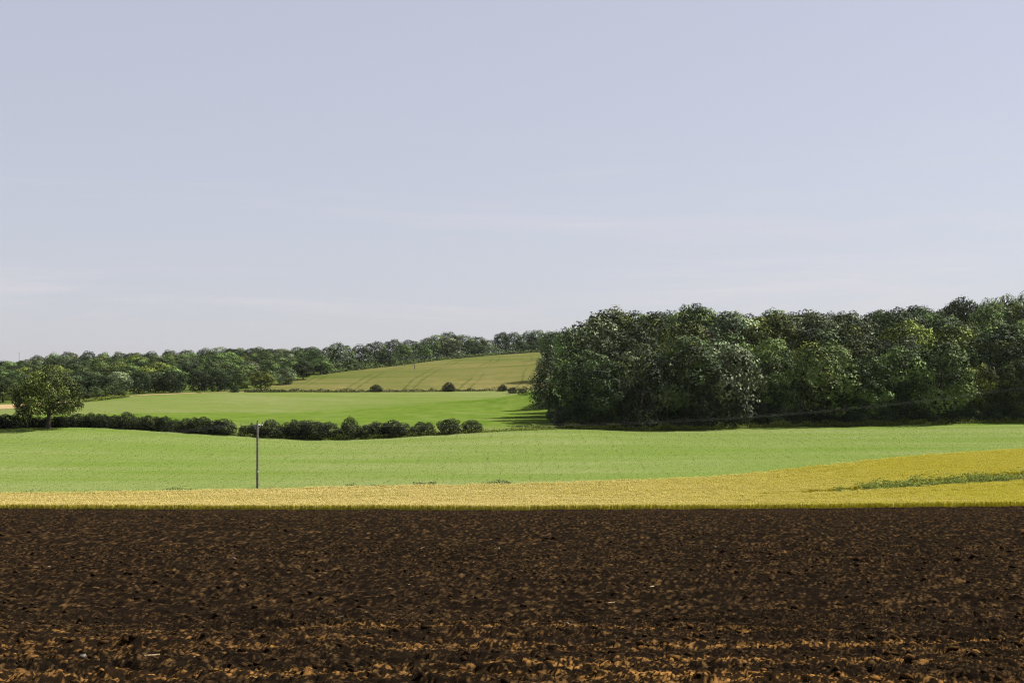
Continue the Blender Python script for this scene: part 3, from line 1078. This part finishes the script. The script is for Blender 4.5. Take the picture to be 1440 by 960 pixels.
for i, (px, d, h, w, mat) in enumerate([(790, 312, 4.2, 2.8, "grey"), (800, 301, 5.0, 3.0, "dark"), (818, 303, 5.5, 3.0, "dark"), (783, 326, 4.5, 2.6, "mid"), (838, 304, 6.0, 3.4, "dark"),
                                        (860, 305, 5.0, 3.2, "dark"), (884, 306, 5.6, 3.2, "dark"), (908, 307, 5.2, 3.2, "dark"), (934, 308, 5.0, 3.4, "dark"), (960, 309, 5.4, 3.4, "dark"),
                                        (986, 310, 5.0, 3.2, "dark"), (1012, 310, 5.5, 3.4, "dark"), (1040, 311, 5.0, 3.4, "dark"), (1068, 312, 5.4, 3.4, "dark"), (1096, 312, 4.6, 3.4, "dark"),
                                        (1124, 313, 5.2, 3.4, "dark"), (1152, 314, 4.6, 3.4, "dark"), (1180, 315, 5.0, 3.4, "dark"), (1208, 315, 4.6, 3.4, "dark"), (1240, 316, 4.2, 3.2, "dark"),
                                        (1270, 317, 4.8, 3.4, "dark"), (1300, 318, 4.4, 3.4, "dark"), (1330, 318, 4.8, 3.4, "dark"), (1360, 319, 4.2, 3.4, "dark"), (1390, 320, 4.8, 3.4, "dark"),
                                        (1420, 321, 4.6, 3.4, "dark"), (1450, 322, 4.6, 3.4, "dark")]):
    x = (px - CX) / F * d
    plant("bush", i, x, d, h, w, mat, "understorey_shrub", "%s %s shrub along the shaded foot of the big dark wood" % (ORD[i], HUE[mat]), "shrub", "shrubs along the foot of the big dark wood")


# --- the hillside wood behind the lone tree
def hillside_wood():
    r = np.random.default_rng(400)
    fr_px = [-60, 0, 60, 110, 180, 250, 330, 390, 440, 455]
    fr_d = [428, 430, 436, 440, 452, 470, 496, 545, 588, 600]
    nrow = 8
    fronts = []
    for k in range(nrow):
        t = k / (nrow - 1)
        px = -50 + r.uniform(0, 12)
        i = 0
        while px < 452:
            d0 = float(np.interp(px, fr_px, fr_d))
            d = d0 + 4 + (800 - d0) * t ** 1.15 + r.uniform(-6, 6)
            x = (px - CX) / F * d
            sk = sky_y(px)
            base = YH - F * (G(x, d) - EYE) / d
            front = YH - F * (G(x, d0) + 7.5 - EYE) / d0
            yt = front + (sk - front) * (t ** 0.8) + r.uniform(-3, 3)
            yt = max(yt, sk + (0 if k == nrow - 1 else 2))
            H = float(np.clip((base - yt) * d / F, 6.5, 14))
            kind = r.choice(["dome", "round", "tall", "ragged"], p=[0.4, 0.3, 0.12, 0.18])
            mat = r.choice(["mid", "olive", "dark", "grey"], p=[0.50, 0.16, 0.22, 0.12])
            if k == 0 and 190 < px < 318:
                mat, kind = "dark", "round"
            Rr = r.uniform(4.3, 6.2) if k else r.uniform(3.8, 5.2)
            if k == 0:
                lab = "%s tree from the farm track along the hillside wood's foot, %s, %s" % (ORD[min(i, 27)], HUE[mat], SHAPE[kind])
                grp = "front trees of the hillside wood"
            else:
                j = int(np.argmin(np.abs(np.array(fronts) - px)))
                lab = "%s %s tree %s above the %s foot tree of the hillside wood" % (HUE[mat], SHAPE[kind], NROWS[k], ORD[min(j, 27)])
                grp = "inner trees of the hillside wood"
            if k == 0:
                fronts.append(px)
            plant(kind, int(r.integers(0, 9)), x, d, H, Rr, mat, "woodland_tree", lab, "tree", grp)
            px += F * Rr * (1.75 if k else 1.55) / d * r.uniform(0.85, 1.2)
            i += 1


hillside_wood()
# --- trees along the ridge above the hay field
RIDGE = [(441, 493, 12, 36, "dome", "dark"), (462, 488, 40, 30, "round", "mid"), (478, 482, 26, 38, "dome", "mid"), (492, 503, 5, 26, "round", "mid"), (506, 484, 30, 34, "dome", "dark"),
         (528, 480, 34, 34, "dome", "mid"), (541, 491, -1, 31, "round", "dark"), (553, 477, 34, 34, "round", "dark"), (566, 484, 12, 26, "tall", "mid"), (577, 478, 44, 34, "dome", "dark"),
         (590, 482, 10, 37, "round", "mid"), (604, 475, 30, 34, "dome", "mid"), (615, 471, 44, 34, "tall", "mid"), (629, 474, 8, 41, "round", "grey"), (632, 467, 40, 36, "dome", "dark"),
         (650, 471, 36, 36, "dome", "mid"), (664, 479, 8, 36, "round", "dark"), (670, 473, 44, 34, "dome", "mid"), (686, 477, 26, 32, "round", "mid"), (706, 467, 20, 24, "tall", "dark"),
         (722, 467, 26, 28, "dome", "dark"), (733, 479, 6, 24, "round", "mid"), (742, 465, 24, 30, "dome", "dark"), (757, 464, 16, 32, "dome", "mid"), (750, 478, 4, 26, "round", "dark"), (764, 474, 5, 28, "round", "mid")]
for i, (px, yt, off, w, kind, mat) in enumerate(RIDGE):
    d = d5(px) + 8 + off
    x = (px - CX) / F * d
    plant(kind, i, x, d, top_height(px, yt, d, x), w * 0.5 * d / F, mat, "ridge_tree",
          "%s tree from the hillside wood along the hay field's upper ridge, %s, %s" % (ORD[i], HUE[mat], SHAPE[kind]), "tree", "trees on the ridge above the hay field")
for px, off, h, w, lab in [(500, 1.5, 3.0, 4.0, "pale low rounded bush at the upper edge of the hay field by the hillside wood"), (637, 2, 3.4, 5.0, "pale spreading bush at the top edge of the hay field")]:
    d = d5(px) + off
    x = (px - CX) / F * d
    plant("bush", 1, x, d, h, w, "grey", "field_bush", lab, "bush", "bushes on field edges")

# --- the lone tree on the hedge
lone_crown = crown_mesh("crown", 501, [(4.0, 4.4), (4.9, 5.8), (6.2, 6.2), (8.0, 5.5), (9.6, 3.6), (10.7, 1.5)], 58, 1.40, 17000, 0.26, inner=5, gap=0.22, droop=1.1, mat=LEAF["olive"])
lone_trunk = trunk_mesh("trunk", 12, 11.0, 6.0, 0.42, 12, 0.22, 0.85)
lx, ly, _ = W(68, 598, 267)
lone = empty("lone_tree", (lx, ly, G(lx, ly)), 0.0, (1.08, 1.08, 1.0))
link("crown", lone_crown, LEAF["lone"], lone)
link("trunk", lone_trunk, BARK, lone)
tag(lone, "broad spreading green tree standing alone in the hedge at its farm-track end", "tree")

# --- hawthorn hedge: bush by bush (column, width, top row)
HEDGE = [(-14, 34, 582), (8, 30, 584), (34, 28, 571), (54, 22, 591), (74, 22, 590), (90, 24, 584), (112, 28, 580), (128, 20, 582), (143, 22, 580), (160, 22, 583), (178, 26, 581), (196, 22, 585), (212, 26, 584),
         (231, 20, 587), (246, 24, 587), (263, 26, 588), (282, 28, 587), (300, 26, 588), (316, 28, 590)]
HEDGE2 = [(347, 20, 600), (358, 20, 598), (381, 33, 589), (404, 24, 592), (420, 28, 592), (441, 32, 590), (461, 28, 592), (492, 27, 588), (514, 24, 595), (533, 30, 592), (552, 26, 592), (567, 26, 592),
          (596, 25, 593), (632, 28, 590), (663, 33, 588)]
for lst, where in ((HEDGE, "in the hedge under the lone tree, counted from its farm-track end"), (HEDGE2, "in the broken hedge behind the utility pole, from the lone tree")):
    for i, (px, w, yt) in enumerate(lst):
        d = d3(px) + 2.0 + 0.8 * math.sin(i * 2.3)
        yt += 2.2 * math.sin(i * 4.1 + 1)
        x = (px - CX) / F * d
        plant("bush", i, x, d, max(top_height(px, yt, d, x), 2.0), w * 0.5 * d / F * (1.30 + 0.16 * math.sin(i * 5.3)), "hedge", "hawthorn_bush", "%s dark hawthorn bush %s" % (ORD[i], where), "bush", "hawthorn bushes of the field hedge")

# --- single bushes on the boundaries
for px, d, yt, w, mat, lab in [
        (529, d4(529) + 0.5, 540, 19, "hedge", "small dark bush on the hay field's lower edge, the one farther from the big wood"),
        (631, d4(631) + 0.5, 537, 21, "hedge", "dark bush on the hay field's lower edge, the one nearer the big wood"),
        (707, d4(707) - 2, 540, 15, "hedge", "tallest of the three bushes running down into the pasture by the big wood"),
        (721, d4(721) - 14, 544, 14, "hedge", "middle one of three bushes running down into the pasture by the big wood"),
        (735, d4(735) - 24, 546, 17, "hedge", "lowest of the three bushes running down into the pasture by the big wood"),
        (330, d4(330) + 0.5, 542, 15, "dark", "small round bush where the hillside wood meets the hay field"),
        (158, d4(158) + 3, 539, 37, "mid", "large rounded bush at the foot of the hillside wood above the pasture"),
        (132, d4(132) + 3, 543, 26, "mid", "rounded bush next to the large one at the hillside wood's foot"),
        (112, d4(112) + 8, 540, 26, "dark", "dark bush behind the lone tree at the hillside wood's foot"),
        (280, d4(280) + 4, 549, 10, "weed", "little pale bush in front of the hillside wood's dark front")]:
    x = (px - CX) / F * d
    plant("bush", 2 + int(px) % 2, x, d, top_height(px, yt, d, x), w * 0.5 * d / F, mat, "field_bush", lab, "bush", "bushes on field edges")


# --- low growth along the field edges
def growth(name, rows, n, h, wid, leaf, mat, label, cat, seed, clump=0.0, kind="stuff"):
    """a low band of leaves along measured points (column, distance)"""
    r = np.random.default_rng(seed)
    c = np.array([W(px, 0, d)[:2] for px, d in rows])
    t = r.random(n) * (len(c) - 1)
    x, y = np.interp(t, range(len(c)), c[:, 0]), np.interp(t, range(len(c)), c[:, 1])
    y = y + r.normal(0, 1, n) * wid * 0.5
    x = x + r.normal(0, 0.3, n)
    hm = 0.35 + 0.65 * np.clip(perlin(x * 0.35, y * 0.35, seed) * 1.2 + 0.5, 0, 1.3)
    if clump:
        m = perlin(x * 0.22, y * 0.1, seed + 1) > clump
        x, y, hm = x[m], y[m], hm[m]
    q = r.random(len(x)) ** 1.3
    P = np.stack([x, y, G(x, y) + q * h * hm], -1)
    V, f, tt = leaves(P, r.normal(0, 0.6, P.shape) + np.array([0.2, -0.2, 0.7]), np.full(len(P), leaf), r, np.clip(q * 0.7 + r.normal(0, 0.2, len(x)), 0, 1))
    return tag(link(name, mesh_np(name, V, f, False, {"tint": tt}), LEAF[mat]), label, cat, None, kind)


growth("boundary_growth", [(345, d4(345)), (420, 500), (520, 515), (640, 525), (770, 530)], 6500, 1.3, 0.9, 0.30, "hedge", "low dark unkempt growth along the hay field's lower edge", "undergrowth", 601)
growth("ridge_hedge_growth", [(455, 604), (470, 621), (560, 711), (640, 801), (700, 861), (745, 901), (775, 915), (800, 930)], 11000, 2.1, 1.6, 0.5, "mid", "low green hedge growth along the hay field's upper edge", "undergrowth", 602)
growth("ridge_undergrowth", [(455, 616), (470, 634), (560, 724), (640, 814), (700, 874), (745, 914), (775, 928), (800, 942)], 9000, 6.0, 5.0, 0.75, "dark", "shaded dark undergrowth between the ridge trees above the hay field", "undergrowth", 610)
growth("margin_weeds", [(-40, 180), (0, 182.6), (362, 185.6), (560, 187.6), (720, 189.6)], 12000, 0.80, 0.5, 0.12, "hedge", "scattered dark weeds between barley and green crop", "weeds", 603, 0.05)
growth("strip_weeds", [(px, d) for px, d in WS[1:]], 16000, 1.4, 3.6, 0.20, "weed", "green weeds in the bare strip through the barley", "weeds", 604, -0.25)
growth("strip_weeds", [(px, d + 0.6) for px, d in WS[2:]], 700, 1.15, 1.4, 0.18, "dark", "taller dark weeds in the bare strip through the barley", "weeds", 605, 0.0)
growth("hedge_bottom_growth", [(335, d3(335) + 1), (480, 275), (560, 278), (680, 283), (780, 291)], 7000, 1.0, 1.4, 0.2, "weed", "long grass and nettles filling the hedge line gaps", "undergrowth", 606)
growth("hedge_foot_growth", [(-60, 268.5), (60, 269.5), (150, 271.5), (330, 273.5)], 11000, 2.5, 1.6, 0.2, "hedge", "dark growth under the hedge beside the lone tree", "undergrowth", 607)
growth("hedge_filling_growth", [(338, d3(338) + 2), (400, 275), (480, 276.5), (560, 279)], 7000, 1.8, 1.5, 0.2, "hedge", "dark thorn growth joining the bushes of the broken hedge behind the pole", "undergrowth", 611)
growth("wood_edge_growth", [(790, 297), (900, 301), (1000, 304), (1100, 308), (1200, 311), (1300, 314), (1460, 318)], 9000, 1.3, 2.0, 0.25, "weed", "rough grass along the shaded foot of the big dark wood", "undergrowth", 608)
growth("pasture_edge_growth", [(118, d4(118) - 2), (150, d4(150) - 3), (180, d4(180) - 2)], 2200, 1.0, 2.5, 0.3, "weed", "rough green grass below the bushes at the hillside wood's foot", "undergrowth", 609)


# ------------------------------------------------------------------ utility poles and wires
def box(c, s):
    v = np.array([(x, y, z) for x in (-1, 1) for y in (-1, 1) for z in (-1, 1)], float) * np.array(s) * 0.5 + np.array(c)
    f = np.array([(0, 1, 3, 2), (4, 6, 7, 5), (0, 4, 5, 1), (2, 3, 7, 6), (0, 2, 6, 4), (1, 5, 7, 3)])
    return v, f


def lathe(c, prof, sides=10):
    return tube([(c[0], c[1], c[2] + z) for z, _ in prof], [r_ for _, r_ in prof], sides)


def utility_pole(x, y, ztop, rz, label, with_arm=True, thick=1.0):
    z0 = G(x, y)
    Hh = ztop - z0
    e = empty("utility_pole", (x, y, z0), rz)
    v, f = tube([(0, 0, -0.6), (0, 0, 0.3), (0, 0, Hh * 0.5), (0, 0, Hh - 0.05), (0, 0, Hh)], [q * thick for q in (0.165, 0.16, 0.145, 0.125, 0.09)], 12)
    link("pole", mesh_np("pole", v, f, True), POLEWOOD, e)
    ends = []
    if with_arm:
        v, f = box((0, 0.16, Hh - 0.30), (1.55, 0.10, 0.12))
        link("crossarm", mesh_np("crossarm", v, f), STEEL, e)
        for s in (-1, 1):
            v, f = tube([(s * 0.62, 0.16, Hh - 0.36), (s * 0.33, 0.17, Hh - 0.60), (s * 0.08, 0.14, Hh - 0.95)], [0.025, 0.025, 0.025], 6)
            link("brace", mesh_np("brace", v, f), STEEL, e)
        for px_, zz in ((-0.70, Hh - 0.24), (0.0, Hh - 0.02), (0.70, Hh - 0.24)):
            yy = 0.16 if px_ else 0.0
            v, f = lathe((px_, yy, zz), [(0, 0.02), (0.08, 0.02), (0.09, 0.085), (0.13, 0.07), (0.15, 0.10), (0.20, 0.075), (0.22, 0.085), (0.28, 0.05), (0.33, 0.035)])
            link("insulator", mesh_np("insulator", v, f, True), CERAMIC, e)
            c, s = math.cos(rz), math.sin(rz)
            ends.append((x + px_ * c - yy * s, y + px_ * s + yy * c, z0 + zz + 0.30))
        v, f = box((0.0, -0.19, Hh * 0.28), (0.14, 0.02, 0.20))
        link("warning_plate", mesh_np("warning_plate", v, f), STEEL, e)
    tag(e, label, "utility pole", "utility poles")
    return ends


ax, ay, az = W(362, 594, 187)
cx_, cy_, cz_ = W(1560, 526.5, 232)
lx2, ly2, lz2 = W(-640, 603, 150)
A = utility_pole(ax, ay, az, R(25), "weathered wooden utility pole with crossarm standing at the barley's far edge")
Cc = utility_pole(cx_, cy_, cz_, R(25), "utility pole carrying the wires past the big dark wood's far end")
Lf = utility_pole(lx2, ly2, lz2, R(25), "utility pole carrying the wires beyond the lone tree's side")
for i in range(3):
    for (p, q, sag, where) in ((A[i], Cc[i], 3.4, "before the big dark wood"), (Lf[i], A[i], 2.6, "over the green crop by the lone tree")):
        p, q = np.array(p), np.array(q)
        path = [p + (q - p) * t - np.array([0, 0, 4 * sag * t * (1 - t)]) for t in np.linspace(0, 1, 40)]
        v, f = tube(path, [0.006] * 40, 5)
        lab = ("%s overhead wire hung from the pole " % ("one outer", "the central", "other outer")[i]) + where
        tag(link("overhead_wire", mesh_np("overhead_wire", v, f, True), WIRE), lab, "wire", "overhead wires")
fd = 640
fx, fy, _ = W(583, 530, fd)
utility_pole(fx, fy, (YH - 512) / F * fd + EYE, R(70), "thin distant utility pole standing in the tan hay field", True, 1.4)
mx_, my_, _ = W(27, 505, 1150)
utility_pole(mx_, my_, (YH - 495.5) / F * 1150 + EYE, 0.3, "faint far mast showing above the hillside wood's skyline")

# ------------------------------------------------------------------ haze
def haze_box():
    v, f = box((0, 0, 0), (1, 1, 1))
    lo, hi = np.array([-2700.0, -120.0, -40.0]), np.array([2700.0, 2700.0, 78.0])
    v = (v + 0.5) * (hi - lo) + lo
    k = Nodes("thin summer haze")
    vol = k.new("ShaderNodeVolumePrincipled")
    vol.inputs["Color"].default_value = (0.86, 0.93, 1.0, 1)
    vol.inputs["Density"].default_value = 0.000012
    vol.inputs["Anisotropy"].default_value = 0.2
    k.l.new(vol.outputs[0], k.out.inputs["Volume"])
    o = link("haze", mesh_np("haze", v, f), k.m)
    tag(o, "thin pale summer haze over the valley", "haze", None, "stuff")


haze_box()
